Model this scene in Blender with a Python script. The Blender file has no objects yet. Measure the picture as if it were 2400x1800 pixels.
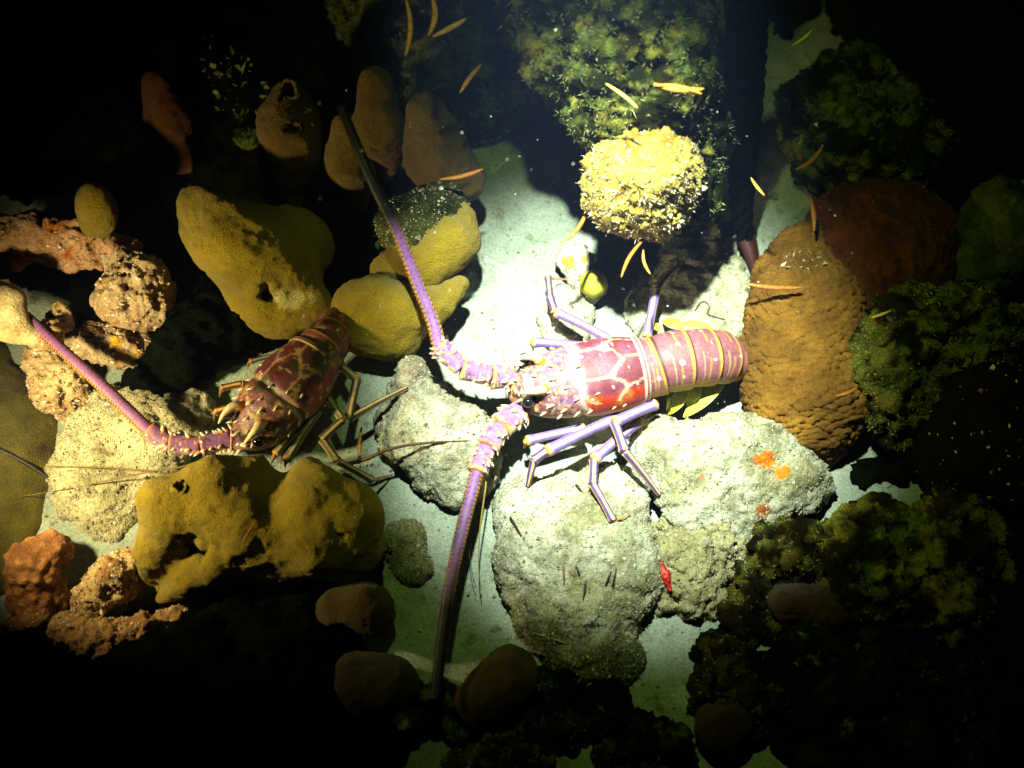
import bpy, math, random
import numpy as np
from mathutils import Vector
from mathutils.bvhtree import BVHTree

random.seed(7); RNG = np.random.default_rng(7)
SC = bpy.context.scene
COL = SC.collection

# ------------------------------------------------------------------ camera, world, torches, exposure
TH = math.radians(25.0); DIST = 1.2; FPX = 2880.0
CAM = np.array([0.0, -DIST*math.sin(TH), DIST*math.cos(TH)])
FW = np.array([0.0, math.sin(TH), -math.cos(TH)]); RT = np.array([1.0, 0, 0]); UP = np.array([0.0, math.cos(TH), math.sin(TH)])
cd = bpy.data.cameras.new('camera'); cam = bpy.data.objects.new('camera', cd); COL.objects.link(cam)
cam.location = CAM; cam.rotation_euler = (TH, 0, 0)
cd.sensor_width = 36; cd.lens = 36*FPX/2400; cd.clip_start = 0.01; cd.clip_end = 100
cd.dof.use_dof = True; cd.dof.focus_distance = 1.14; cd.dof.aperture_fstop = 3.2
SC.camera = cam

def ray(px, py):
    return FW + RT*((px-1200)/FPX) + UP*((900-py)/FPX)
def P(px, py, z=0.0):
    d = ray(px, py); return CAM + d*((z-CAM[2])/d[2])
def S(p):                                   # metres per photograph pixel at p
    return float(np.dot(np.asarray(p)-CAM, FW))/FPX

w = bpy.data.worlds.new('World'); SC.world = w; w.use_nodes = True
nt = w.node_tree; bg = nt.nodes['Background']
sky = nt.nodes.new('ShaderNodeTexSky'); sky.sky_type = 'NISHITA'; sky.sun_disc = False
sky.sun_elevation = math.radians(-9); sky.sun_rotation = math.radians(40)
nt.links.new(sky.outputs[0], bg.inputs[0]); bg.inputs[1].default_value = 0.004
SC.cycles.diffuse_bounces = 1; SC.cycles.max_bounces = 4

def spot(name, loc, aim, power, col, ang, blend, size):
    l = bpy.data.lights.new(name, 'SPOT'); o = bpy.data.objects.new(name, l); COL.objects.link(o)
    o.location = loc; d = Vector(aim)-Vector(loc); o.rotation_euler = d.to_track_quat('-Z', 'Y').to_euler()
    l.energy = power; l.color = col; l.spot_size = math.radians(ang); l.spot_blend = blend; l.shadow_soft_size = size
    return o
# two dive torches, both held outside the picture
spot('dive_torch_light', (-0.025, 0.07, 1.02), P(1450, 905, 0), 285, (0.87, 1.0, 0.80), 30.5, 1.0, 0.016)      # hot spot
spot('dive_torch_spill', (-0.025, 0.07, 1.02), P(1600, 860, 0), 10.5, (0.66, 1.0, 0.16), 58, 1.0, 0.016)       # the same torch's wide spill
spot('side_torch_light', P(-330, 1040, 0.24), P(380, 960, 0.06), 11.5, (1.0, 0.84, 0.40), 108, 1.0, 0.014)
SC.view_settings.view_transform = 'Standard'; SC.view_settings.look = 'None'
SC.view_settings.exposure = 0; SC.view_settings.gamma = 1; SC.view_settings.use_curve_mapping = False

# ------------------------------------------------------------------ noise
def _h(ix, iy, iz, seed):
    n = (ix*374761393 + iy*668265263 + iz*1274126177 + seed*974711) & 0xffffffff
    n = ((n ^ (n >> 13))*1274126177) & 0xffffffff
    return ((n ^ (n >> 16)) & 0xffff)/65535.0
def vn(p, seed=0):
    i = np.floor(p).astype(np.int64); f = p-i; f = f*f*(3-2*f); r = 0
    for dx in (0, 1):
        for dy in (0, 1):
            for dz in (0, 1):
                wt = (f[:, 0] if dx else 1-f[:, 0])*(f[:, 1] if dy else 1-f[:, 1])*(f[:, 2] if dz else 1-f[:, 2])
                r = r + wt*_h(i[:, 0]+dx, i[:, 1]+dy, i[:, 2]+dz, seed)
    return r*2-1
def fbm(p, seed=0, o=4):
    a, s, t = 1.0, 0, 0
    for k in range(o):
        s = s + a*vn(p*(2.03**k), seed+k*17); t += a; a *= 0.55
    return s/t
def cell(p, seed=0, vec=False):                        # distance to the nearest jittered point
    i = np.floor(p).astype(np.int64); best = np.full(len(p), 9.0); dv = np.zeros_like(p)
    for dx in (-1, 0, 1):
        for dy in (-1, 0, 1):
            for dz in (-1, 0, 1):
                c = i+np.array([dx, dy, dz])
                q = np.stack([c[:, k]+_h(c[:, 0], c[:, 1], c[:, 2], seed+k*31) for k in range(3)], 1)
                e = ((q-p)**2).sum(1)
                if vec: m = e < best; dv[m] = (p-q)[m]
                best = np.minimum(best, e)
    return (np.sqrt(best), dv) if vec else np.sqrt(best)

# ------------------------------------------------------------------ mesh helpers
WL = {}; BV = []
def link(o, parent, wl):
    COL.objects.link(o); o.parent = parent; WL[o.name] = np.array(wl, float)
def setp(o, label=None, cat=None, group=None, kind=None):
    for k, v in (('label', label), ('category', cat), ('group', group), ('kind', kind)):
        if v: o[k] = v
    return o
def mk(name, V, F, mat, parent=None, col=None, smooth=True, origin=None):
    V = np.asarray(V, float)
    wl = WL[parent.name] if parent else (np.array([V[:, 0].mean(), V[:, 1].mean(), V[:, 2].min()]) if origin is None else np.asarray(origin))
    me = bpy.data.meshes.new(name); L = V-wl
    if isinstance(F, np.ndarray):
        n, k = F.shape
        me.vertices.add(len(L)); me.vertices.foreach_set('co', L.ravel())
        me.loops.add(n*k); me.loops.foreach_set('vertex_index', F.ravel().astype(np.int32))
        me.polygons.add(n); me.polygons.foreach_set('loop_start', np.arange(0, n*k, k, dtype=np.int32))
        me.update(calc_edges=True)
    else:
        me.from_pydata(L.tolist(), [], [list(map(int, f)) for f in F])
    me.polygons.foreach_set('use_smooth', np.full(len(me.polygons), smooth))
    if col is not None:
        at = me.color_attributes.new('Col', 'FLOAT_COLOR', 'POINT')
        at.data.foreach_set('color', np.concatenate([np.asarray(col, float), np.ones((len(L), 1))], 1).ravel())
    me.materials.append(MAT[mat])
    o = bpy.data.objects.new(name, me)
    link(o, parent, wl)
    if parent is None: o.location = wl
    return o
def empty(name, loc):
    o = bpy.data.objects.new(name, None); o.empty_display_size = .02; link(o, None, loc); o.location = loc; return o

# ------------------------------------------------------------------ materials (procedural)
MAT = {}
def M(name, c1, c2, sc=40, c3=None, sc3=15, t3=.55, bump=.3, bsc=300, rough=.85, attr=False, spec=.25, sheen=0, cells=0, sss=0, coat=0):
    m = bpy.data.materials.new(name); m.use_nodes = True; t = m.node_tree; N = t.nodes; Lk = t.links.new
    b = N['Principled BSDF']; b.inputs['Roughness'].default_value = rough; b.inputs['Specular IOR Level'].default_value = spec
    if sheen: b.inputs['Sheen Weight'].default_value = sheen; b.inputs['Sheen Roughness'].default_value = .5
    if coat: b.inputs['Coat Weight'].default_value = coat; b.inputs['Coat Roughness'].default_value = .25
    g = N.new('ShaderNodeNewGeometry')
    def noise(s, d=6, r=.6):
        n = N.new('ShaderNodeTexNoise'); n.inputs['Scale'].default_value = s; n.inputs['Detail'].default_value = d
        n.inputs['Roughness'].default_value = r; Lk(g.outputs['Position'], n.inputs['Vector']); return n
    def ramp(src, a, z, ca=(0, 0, 0), cz=(1, 1, 1)):
        r = N.new('ShaderNodeValToRGB'); r.color_ramp.elements[0].position = a; r.color_ramp.elements[1].position = z
        r.color_ramp.elements[0].color = (*ca, 1); r.color_ramp.elements[1].color = (*cz, 1); Lk(src, r.inputs[0]); return r
    def mix(f, a, bb, typ='MIX'):
        x = N.new('ShaderNodeMix'); x.data_type = 'RGBA'; x.blend_type = typ
        if isinstance(f, float): x.inputs[0].default_value = f
        else: Lk(f, x.inputs[0])
        Lk(a, x.inputs[6]); Lk(bb, x.inputs[7]); return x.outputs[2]
    n1 = noise(sc); c = ramp(n1.outputs[0], .34, .66, c1, c2).outputs[0]
    if attr:
        a = N.new('ShaderNodeVertexColor'); a.layer_name = 'Col'
        c = mix(1.0, a.outputs[0], c, 'MULTIPLY')
    if c3:
        f = ramp(noise(sc3, 8, .65).outputs[0], t3, t3+.10)
        k = N.new('ShaderNodeRGB'); k.outputs[0].default_value = (*c3, 1)
        c = mix(f.outputs[0], c, k.outputs[0])
    fine = ramp(noise(bsc*1.3, 3, .7).outputs[0], .3, .7, (.62, .62, .62), (1.25, 1.25, 1.25))
    c = mix(1.0, c, fine.outputs[0], 'MULTIPLY')
    Lk(c, b.inputs['Base Color'])
    if bump:
        bp = N.new('ShaderNodeBump'); bp.inputs['Strength'].default_value = bump; bp.inputs['Distance'].default_value = .004
        Lk(noise(bsc, 5, .65).outputs[0], bp.inputs['Height']); Lk(bp.outputs[0], b.inputs['Normal'])
    MAT[name] = m
W1 = (.8, .8, .8); W2 = (1.1, 1.1, 1.1)
M('sand', (.22, .26, .21), (.40, .45, .39), 14, (.14, .16, .07), 34, .58, .6, 330, .95, spec=.1)
M('limestone', (.25, .25, .17), (.53, .53, .43), 24, (.24, .22, .12), 30, .60, .9, 260, .95, attr=True, spec=.12)
M('rubble_pink', (.30, .20, .10), (.58, .46, .30), 40, (.22, .10, .03), 30, .57, .8, 330, .9, attr=True)
M('dark_reef_shade', (.001, .0015, .001), (.005, .006, .002), 45, (.035, .045, .012), 70, .72, .9, 300, 1, spec=.01)  # near-black colour stands in for shade between the rocks
M('mossy', (.006, .008, .003), (.045, .050, .016), 32, (.13, .15, .05), 70, .60, .9, 350, 1, attr=True, spec=.05)
M('turf', W1, W2, 60, None, bump=0, rough=.8, attr=True)
M('sponge_yellow', (.19, .13, .006), (.31, .215, .010), 22, (.13, .085, .006), 14, .62, .9, 620, 1, spec=.05, attr=True, sheen=.1)
M('sponge_brown', (.07, .034, .007), (.13, .066, .012), 32, (.045, .022, .006), 20, .6, .9, 620, 1, spec=.05, attr=True, sheen=.1)
M('barrel', (.090, .040, .005), (.19, .092, .011), 26, (.045, .018, .005), 24, .60, .5, 420, .95, attr=True, spec=.15)
M('shell', W1, W2, 90, None, bump=.15, bsc=500, rough=.5, attr=True, spec=.3)
M('knob', (.24, .18, .02), (.50, .42, .07), 60, (.50, .46, .32), 90, .64, .7, 420, .75, attr=True, spec=.4)
M('rope', (.0015, .0025, .0015), (.005, .007, .003), 200, None, bump=.8, bsc=500, rough=1, spec=.02)
M('needle', W1, W2, 300, None, bump=0, rough=.5, attr=True)
M('ball', (.42, .40, .03), (.55, .52, .06), 80, None, bump=.4, bsc=900, rough=.9, attr=True)
M('black', (.004, .004, .005), (.008, .008, .01), 80, None, bump=0, rough=.15, spec=.6)
M('dark_sponge', (.004, .003, .003), (.010, .006, .005), 80, None, bump=.4, bsc=300, rough=1, spec=.02)

# ------------------------------------------------------------------ lumps: smooth unions of tapering strokes, polygonised
def nets(F, org, h):
    nx, ny, nz = F.shape; ins = F < 0
    c = np.zeros((nx-1, ny-1, nz-1), np.int8)
    for dx in (0, 1):
        for dy in (0, 1):
            for dz in (0, 1): c += ins[dx:nx-1+dx, dy:ny-1+dy, dz:nz-1+dz]
    act = (c > 0) & (c < 8); idx = -np.ones(act.shape, np.int64); ii = np.argwhere(act); idx[act] = np.arange(len(ii))
    acc = np.zeros((len(ii), 3)); cnt = np.zeros(len(ii)); q = ii.T
    for ax in range(3):
        o = [0, 1, 2]; o.remove(ax)
        for a in (0, 1):
            for b in (0, 1):
                d0 = np.zeros(3, int); d0[o[0]] = a; d0[o[1]] = b; d1 = d0.copy(); d1[ax] = 1
                f0 = F[q[0]+d0[0], q[1]+d0[1], q[2]+d0[2]]; f1 = F[q[0]+d1[0], q[1]+d1[1], q[2]+d1[2]]
                m = (f0 < 0) != (f1 < 0); t = np.where(m, f0/np.where(m, f0-f1, 1), 0)
                pos = np.tile(d0.astype(float), (len(ii), 1)); pos[:, ax] += t
                acc[m] += pos[m]; cnt[m] += 1
    V = (ii+acc/np.maximum(cnt, 1)[:, None])*h+org
    Q = []
    for ax in range(3):
        o = [(ax+1) % 3, (ax+2) % 3]
        sl0 = [slice(None)]*3; sl1 = [slice(None)]*3; sl0[ax] = slice(0, -1); sl1[ax] = slice(1, None)
        a0 = ins[tuple(sl0)]; a1 = ins[tuple(sl1)]
        e = np.argwhere(a0 != a1)
        e = e[(e[:, o[0]] > 0) & (e[:, o[1]] > 0) & (e[:, o[0]] < F.shape[o[0]]-1) & (e[:, o[1]] < F.shape[o[1]]-1)]
        fl = a0[e[:, 0], e[:, 1], e[:, 2]]
        def g(du, dv):
            k = e.copy(); k[:, o[0]] -= du; k[:, o[1]] -= dv; return idx[k[:, 0], k[:, 1], k[:, 2]]
        qd = np.stack([g(1, 1), g(0, 1), g(0, 0), g(1, 0)], 1)
        qd[~fl] = qd[~fl][:, ::-1]; Q.append(qd)
    return V, np.concatenate(Q)
def normals(V, F):
    n = np.cross(V[F[:, 2]]-V[F[:, 0]], V[F[:, 3]]-V[F[:, 1]]); vnm = np.zeros_like(V)
    for k in range(4): np.add.at(vnm, F[:, k], n)
    return vnm/np.maximum(np.linalg.norm(vnm, axis=1, keepdims=True), 1e-12)
def segd(X, a, b, ra, rb):
    ab = b-a; t = np.clip(((X-a)@ab)/max(ab@ab, 1e-9), 0, 1)
    return np.linalg.norm(X-(a+t[..., None]*ab), axis=-1)-(ra+t*(rb-ra))
def field(chains, holes, k, zs, h, floor=-.008, cut=None):
    segs = []
    for ch in chains:
        pt = [(P(x, y, z), r) for x, y, z, r in ch]
        pt = [(np.array([p[0], p[1], p[2]/zs]), r*S(p)) for p, r in pt]
        if len(pt) == 1: pt = pt*2
        segs += [(a[0], b[0], a[1], b[1]) for a, b in zip(pt[:-1], pt[1:])]
    lo = np.min([np.minimum(s[0]-s[2], s[1]-s[3]) for s in segs], 0); hi = np.max([np.maximum(s[0]+s[2], s[1]+s[3]) for s in segs], 0)
    pad = k*1.2+3*h; lo -= pad; hi += pad; lo[2] = max(lo[2], floor/zs-2.5*h/zs)
    hz = h/zs if zs < 1 else h
    ax = [np.arange(lo[i], hi[i], h if i < 2 else hz) for i in range(3)]
    X = np.stack(np.meshgrid(*ax, indexing='ij'), -1)
    acc = 0
    for s in segs: acc = acc+np.exp(-np.clip(segd(X, *s)/k, -60, 60))
    F = -k*np.log(np.maximum(acc, 1e-30))
    XW = X+.0045*np.sin(X[..., [1, 2, 0]]*np.array([210, 260, 190])+1.3)+.0025*np.sin(X[..., [2, 0, 1]]*np.array([520, 470, 560])) if holes else X
    for hh in holes:
        p = [(P(x, y, z), r) for x, y, z, r in hh]; p = [(np.array([q[0], q[1], q[2]/zs]), r*S(q)) for q, r in p]
        if len(p) == 1: p = p*2
        for a, b in zip(p[:-1], p[1:]):
            F = np.maximum(F, -segd(XW, a[0], b[0], a[1], b[1]))
    F = np.maximum(F, floor/zs-X[..., 2])
    return F, lo, ax, zs
def lump(name, chains, mat, label=None, cat=None, group=None, h=.002, k=.006, zs=1.0, holes=(), disp=(), paint=None, base=(1, 1, 1), parent=None, floor=-.008, solid=True, seed=None):
    F, lo, ax, zs = field(chains, holes, k, zs, h, floor)
    # index space, then to metres
    V, Q = nets(F, np.zeros(3), 1.0)
    st = np.array([a[1]-a[0] for a in ax]); V = V*st+np.array([a[0] for a in ax]); V[:, 2] *= zs
    sd = seed if seed is not None else (sum(map(ord, label or name)) % 97)
    N = normals(V, Q)
    for kind, amp, fr in disp:
        if kind == 'fbm': d = fbm(V*fr, sd)
        elif kind == 'cell': d = .6-np.minimum(cell(V*fr, sd), 1.1)
        elif kind == 'scale': d = .6-np.minimum(cell(V*fr*np.array([.75, 1.25, 1.25])+fbm(V*40, 3)[:, None]*.5, sd), 1.1)
        elif kind == 'shingle':
            q = V*fr*np.array([.8, 1.2, 1.2])+fbm(V*40, 3)[:, None]*.4; dd, dl = cell(q, sd, True)
            d = .7-np.minimum(dd, 1.0)-dl[:, 1]*.9-dl[:, 2]*.3
        elif kind == 'ridge': d = 1-2*np.abs(fbm(V*fr, sd+5, 3))*1.6
        V = V+N*(d*amp)[:, None]
        N = normals(V, Q)
    C = np.tile(np.array(base, float), (len(V), 1))
    if paint: C = paint(V, N, C)
    o = mk(name, V, Q, mat, parent, C)
    setp(o, label, cat, group)
    if solid: BV.append(BVHTree.FromPolygons([tuple(v) for v in V], Q.tolist()))
    return o, V, Q, N
def hit(px, py):
    d = Vector(ray(px, py)).normalized(); o = Vector(CAM); best = None
    for b in BV:
        r = b.ray_cast(o, d)
        if r[0] is not None and (best is None or r[3] < best[1]): best = (np.array(r[0]), r[3])
    return best[0] if best else P(px, py, 0)
def spots(lst, col, soft=6):                # paint patches at picture points: lst of (px,py,r px)
    def f(V, N, C):
        for x, y, r in lst:
            c = hit_on(V, x, y); d = np.linalg.norm(V-c, axis=1)/S(c)
            d = d+fbm(V*160, 3)*r*.9
            m = np.clip((r-d)/soft+.5, 0, 1)[:, None]; C = C*(1-m)+np.array(col)*m
        return C
    return f
def hit_on(V, x, y):
    d = ray(x, y); d = d/np.linalg.norm(d); q = V-CAM; t = q@d; off = np.linalg.norm(q-t[:, None]*d, axis=1)
    c = off < max(off.min()*2, .003); j = np.where(c)[0]; return V[j[np.argmin(t[j])]]
def blades(parent, V, Q, N, n, ln, wd, cols, name='algae_turf', mask=None, up=.5):
    fi = RNG.integers(0, len(Q), n*3); c = V[Q[fi]].mean(1); nn = N[Q[fi]].mean(1)
    ok = (nn@np.array([0, -.42, .9]) > -.25)
    if mask is not None: ok &= mask(c, nn)
    j = np.where(ok)[0][:n]; c = c[j]; nn = nn[j]; n = len(j)
    d = nn*up+RNG.normal(0, .5, (n, 3)); d /= np.linalg.norm(d, axis=1, keepdims=True)
    s = np.cross(d, RNG.normal(0, 1, (n, 3))); s /= np.linalg.norm(s, axis=1, keepdims=True)
    l = (ln*RNG.uniform(.4, 1.5, n))[:, None]; wv = (wd*RNG.uniform(.5, 1.5, n))[:, None]
    b = c-nn*.0006; mid = b+d*l*.55; tip = b+d*l+RNG.normal(0, .25, (n, 3))*l
    Vn = np.stack([b, mid+s*wv, tip, mid-s*wv], 1).reshape(-1, 3)
    Fn = np.arange(n*4).reshape(-1, 4)
    cc = np.array(cols)[RNG.integers(0, len(cols), n)]*RNG.uniform(.6, 1.3, (n, 1))
    return setp(mk(name, Vn, Fn, 'turf', parent, np.repeat(cc, 4, 0), False), kind='stuff')
def crumbs(parent, V, Q, N, n, r, cols, name='grit', mask=None):
    fi = RNG.integers(0, len(Q), n*3); c = V[Q[fi]].mean(1); nn = N[Q[fi]].mean(1); ok = nn[:, 2] > -.1
    if mask is not None: ok &= mask(c, nn)
    j = np.where(ok)[0][:n]; c = c[j]; n = len(j)
    o8 = np.array([[1, 0, 0], [-1, 0, 0], [0, 1, 0], [0, -1, 0], [0, 0, 1], [0, 0, -1]], float)
    f8 = np.array([[0, 2, 4], [2, 1, 4], [1, 3, 4], [3, 0, 4], [2, 0, 5], [1, 2, 5], [3, 1, 5], [0, 3, 5]])
    sz = (r*RNG.lognormal(0, .45, n))[:, None, None]
    Vn = (c[:, None, :]+o8[None]*sz*RNG.uniform(.5, 1.4, (n, 6, 1))).reshape(-1, 3)
    Fn = (f8[None]+np.arange(n)[:, None, None]*6).reshape(-1, 3)
    cc = np.array(cols)[RNG.integers(0, len(cols), n)]*RNG.uniform(.7, 1.2, (n, 1))
    return setp(mk(name, Vn, Fn, 'turf', parent, np.repeat(cc, 6, 0), False), kind='stuff')

# ------------------------------------------------------------------ strokes
def smooth_path(pts, n):
    p = np.asarray(pts, float); m = len(p)
    if m == 2: t = np.linspace(0, 1, n)[:, None]; return p[0]*(1-t)+p[1]*t
    t = np.concatenate([[0], np.cumsum(np.linalg.norm(np.diff(p[:, :3], axis=0), axis=1))]); t /= t[-1]
    q = np.vstack([2*p[0]-p[1], p, 2*p[-1]-p[-2]]); tt = np.linspace(0, 1, n); out = []
    for v in tt:
        i = min(int(np.searchsorted(t, v, 'right'))-1, m-2); i = max(i, 0)
        u = (v-t[i])/max(t[i+1]-t[i], 1e-9)
        a, b, c, d = q[i], q[i+1], q[i+2], q[i+3]
        out.append(.5*((2*b)+(-a+c)*u+(2*a-5*b+4*c-d)*u*u+(-a+3*b-3*c+d)*u**3))
    return np.array(out)
def frames(c, up=(0, 0, 1)):
    T = np.gradient(c, axis=0); T /= np.linalg.norm(T, axis=1, keepdims=True)
    u = np.asarray(up, float); s = np.cross(u, T); n = np.linalg.norm(s, axis=1, keepdims=True)
    s = np.where(n > 1e-4, s/np.maximum(n, 1e-6), [1, 0, 0]); return T, s, np.cross(T, s)
def sweep(c, ra, rb, seg=12, prof=None, up=(0, 0, 1), cap=True):
    T, s, v = frames(c, up); n = len(c); a = np.linspace(0, 2*np.pi, seg, endpoint=False)
    ra = np.broadcast_to(ra, n); rb = np.broadcast_to(rb, n)
    V = (c[:, None]+s[:, None]*(ra[:, None]*np.cos(a))[..., None]+v[:, None]*(rb[:, None]*np.sin(a))[..., None]).reshape(-1, 3)
    i = np.arange(n-1)[:, None]*seg; j = np.arange(seg)[None]; k = (j+1) % seg
    F = np.stack([i+j, i+k, i+seg+k, i+seg+j], -1).reshape(-1, 4).tolist()
    if cap: F.append(list(range(seg))[::-1]); F.append(list(range((n-1)*seg, n*seg)))
    tt = np.repeat(np.linspace(0, 1, n), seg); aa = np.tile(a, n)
    return V, F, tt, aa
def tri(h):                                 # hash to colour jitter
    return RNG.uniform(1-h, 1+h)
def mossn(V): return fbm(V*42, 6)+.6*fbm(V*130, 16)
def mosspaint(V, N, C):                      # bright weed patches over nearly black stone
    m = np.clip(mossn(V)*3.2+.25, 0, 1)[:, None]; y = np.clip(fbm(V*70, 26)*2+.5, 0, 1)[:, None]
    return C*(.18+m*1.9)*(1.15+(y-.5)*np.array([.6, .1, -.4]))*np.array([1.15, 1, .7])
# ================================================================== the sea bed
t = np.linspace(-1, 1, 361); g = np.sinh(t*4.2)/np.sinh(4.2)*6.0
gx, gy = np.meshgrid(g, g+.05, indexing='ij'); p3 = np.stack([gx.ravel(), gy.ravel(), np.zeros(gx.size)], 1)
near = np.exp(-(gx.ravel()**2+gy.ravel()**2)/.8)
gz = (fbm(p3*9, 2, 4)*.005+fbm(p3*60, 5, 3)*.0012)*near
p3[:, 2] = gz-.002
n_ = len(g); ii = (np.arange(n_-1)[:, None]*n_+np.arange(n_-1)[None]).ravel()
ground = mk('sand_bed', p3, np.stack([ii, ii+n_, ii+n_+1, ii+1], 1), 'sand', origin=(0, 0, 0))
setp(ground, kind='structure')

ROCKD = (('fbm', .013, 18), ('ridge', .0030, 40), ('fbm', .0026, 110), ('fbm', .0012, 300))
ROUGH = (('fbm', .014, 26), ('ridge', .006, 60), ('fbm', .004, 150))
PALE = [(.42, .40, .31), (.54, .52, .43), (.36, .32, .23), (.32, .32, .20), (.22, .18, .11)]
GRN = [(.10, .12, .03), (.16, .17, .05), (.06, .08, .02), (.20, .20, .09)]
def rock(name, ch, label, n=0, h=.002, zs=.7, cat='rock', disp=ROCKD, mat='limestone', base=(1, 1, 1), paint=None, group=None, gcol=PALE, turf=0, **kw):
    o, V, Q, N = lump(name, ch, mat, label, cat, group, h=h, zs=zs, disp=disp, base=base, paint=paint, k=kw.pop('k', .01), **kw)
    if n: crumbs(o, V, Q, N, int(n*1.5), .0008, gcol)
    if turf: blades(o, V, Q, N, turf*2, .003, .0006, GRN)
    return o, V, Q, N

# pale rocks around the large lobster
def film_mottle(c):
    def f(V, N, C):                          # brown-green film mottles the stone at random
        m = np.clip((fbm(V*26, 9)+.02)*2.6, 0, 1)[:, None]
        C = C*(1-m*.75)+np.array(c)*m*.75
        g = np.clip((fbm(V*85, 19)-.12)*5, 0, 1)[:, None]*.6
        return C*(1-g)+np.array([.40, .34, .22])*g
    return f
def both(*fs):
    def f(V, N, C):
        for q in fs: C = q(V, N, C)
        return C
    return f
rock('rock', [[(1560, 1055, .012, 70), (1650, 1090, .02, 100), (1790, 1095, .016, 100), (1875, 1140, .006, 58)], [(1625, 1170, .014, 80), (1730, 1195, .006, 70)], [(1520, 1010, .0, 40)]],
     'long pale rock with bright orange patches beside the barrel sponge', 2600, paint=both(film_mottle((.42, .40, .18)), spots([(1800, 1083, 22), (1828, 1100, 20), (1780, 1075, 14)], (1.5, .36, .02), 5), spots([(1790, 1205, 16), (1650, 1112, 8)], (.9, .22, .04), 5)))
rock('rock', [[(1590, 1300, .0, 85), (1610, 1390, 0, 70)], [(1640, 1270, 0, 80), (1740, 1290, -.005, 75)]],
     'crumbling brown-grey rock sloping away below the orange-patched rock', 1500, base=(.75, .68, .45), disp=ROUGH, turf=500)
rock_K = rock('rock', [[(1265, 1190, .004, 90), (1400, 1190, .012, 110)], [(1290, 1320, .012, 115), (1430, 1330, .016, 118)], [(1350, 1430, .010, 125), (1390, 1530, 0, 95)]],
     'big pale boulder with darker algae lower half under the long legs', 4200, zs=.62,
     paint=both(film_mottle((.42, .40, .16)), lambda V, N, C: C*(1-(m := np.clip((P(1300, 1395, .03)[1]-V[:, 1]+fbm(V*28, 4)*.05)/.05, 0, 1)[:, None]))+np.array([.26, .28, .10])*m),  # lower-half green-brown paint stands for beam falloff as well as algae
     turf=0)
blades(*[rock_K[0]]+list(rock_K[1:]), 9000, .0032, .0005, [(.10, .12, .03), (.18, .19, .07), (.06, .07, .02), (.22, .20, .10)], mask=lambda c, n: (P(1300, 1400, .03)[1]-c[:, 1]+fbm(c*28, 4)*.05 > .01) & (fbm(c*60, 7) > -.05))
rock('rock', [[(985, 930, .004, 45), (1010, 1010, .006, 100), (1060, 1080, .004, 105)], [(968, 862, .045, 25), (985, 905, .02, 42)], [(930, 1010, 0, 50)]],
     'mottled pale rock with an upright stub below the antenna of the large lobster', 1800, zs=.75, paint=film_mottle((.55, .42, .38)))
rock('rock', [[(950, 1268, .006, 55), (965, 1318, .0, 58)]], 'small round greenish rock on sand beside the lowered antenna', 500, base=(.62, .62, .36), turf=250)
rock('rock', [[(1690, 560, 0, 42), (1650, 640, 0, 85)], [(1560, 720, 0, 110), (1670, 720, 0, 95)]],
     'low pale slab behind the tail of the large lobster', 1200, zs=.35, base=(1.05, 1.08, 1.0))
rock('rock', [[(1315, 765, .004, 55), (1330, 715, 0, 45)]], 'small grey-white stone under the folded leg', 400)
rk, V, Q, N = rock('rock', [[(1352, 612, .018, 42), (1385, 665, .008, 46)]], 'whitish knobbly stone bearing yellow patches next to the yellow ball', 500, h=.0015,
     base=(1.15, 1.1, 1.1), paint=spots([(1333, 622, 15), (1376, 604, 9)], (1.3, 1.25, .06), 3))
rock('rock', [[(1115, 640, -.004, 60), (1180, 665, -.006, 55)]], 'low sandy crust by the crack in the sand', 100, zs=.35, mat='sand')
rock('rock', [[(1130, 770, -.008, 75), (1200, 720, -.01, 80), (1260, 790, -.008, 70)]], 'flat pale ledge beside the head of the large lobster', 120, zs=.3, mat='sand', disp=(('fbm', .006, 18), ('fbm', .0012, 120)))
rock('rock', [[(1580, 930, -.004, 40)]], 'pale pebble mound beneath the yellow swimmerets', 100, zs=.4)

# yellow ball on the knobbly stone
c = hit(1390, 672)+np.array([0, 0, .006]); r = 33*S(c)
u, v = np.meshgrid(np.linspace(0, np.pi, 30), np.linspace(0, 2*np.pi, 48, endpoint=False), indexing='ij')
d = np.stack([np.sin(u)*np.cos(v), np.sin(u)*np.sin(v), np.cos(u)], -1).reshape(-1, 3)
vv = c+d*r*(1+.05*fbm(d*2.2, 3)[:, None])
i = np.arange(29)[:, None]*48; j = np.arange(48)[None]; k = (j+1) % 48
setp(mk('ball_sponge', vv, np.stack([i+j, i+48+j, i+48+k, i+k], -1).reshape(-1, 4), 'ball', None, np.ones((len(vv), 3))),
     'smooth yellow-green ball sponge sitting beside the whitish stone', 'sponge')

# ================================================================== sponges
VEL = (('fbm', .011, 15), ('fbm', .0025, 36), ('fbm', .0010, 200), ('fbm', .0006, 420))
def sponge(ch, label, mat='sponge_yellow', h=.002, **kw):
    return lump('sponge', ch, mat, label, 'sponge', kw.pop('group', None), h=h, k=kw.pop('k', .010), disp=kw.pop('disp', VEL), **kw)
def paler(lst, col=(1.9, 2.3, 18)): return spots(lst, col, 8)
sponge([[(468, 478, .105, 50), (530, 555, .09, 84), (600, 590, .075, 84)], [(600, 590, .075, 84), (690, 575, .06, 82)], [(565, 650, .065, 46), (590, 715, .045, 40), (655, 738, .035, 34), (735, 715, .04, 32)], [(640, 620, .0, 80), (640, 620, .05, 80)], [(650, 700, -.005, 40), (650, 710, .02, 45)]],
       'large lobed mustard sponge above the tail of the smaller lobster', holes=[[(600, 684, .12, 14), (632, 688, .10, 24), (680, 690, .10, 14)], [(632, 688, .10, 22), (640, 690, .03, 18)]],
       paint=paler([(690, 712, 26), (660, 705, 20), (735, 692, 12)]))
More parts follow.
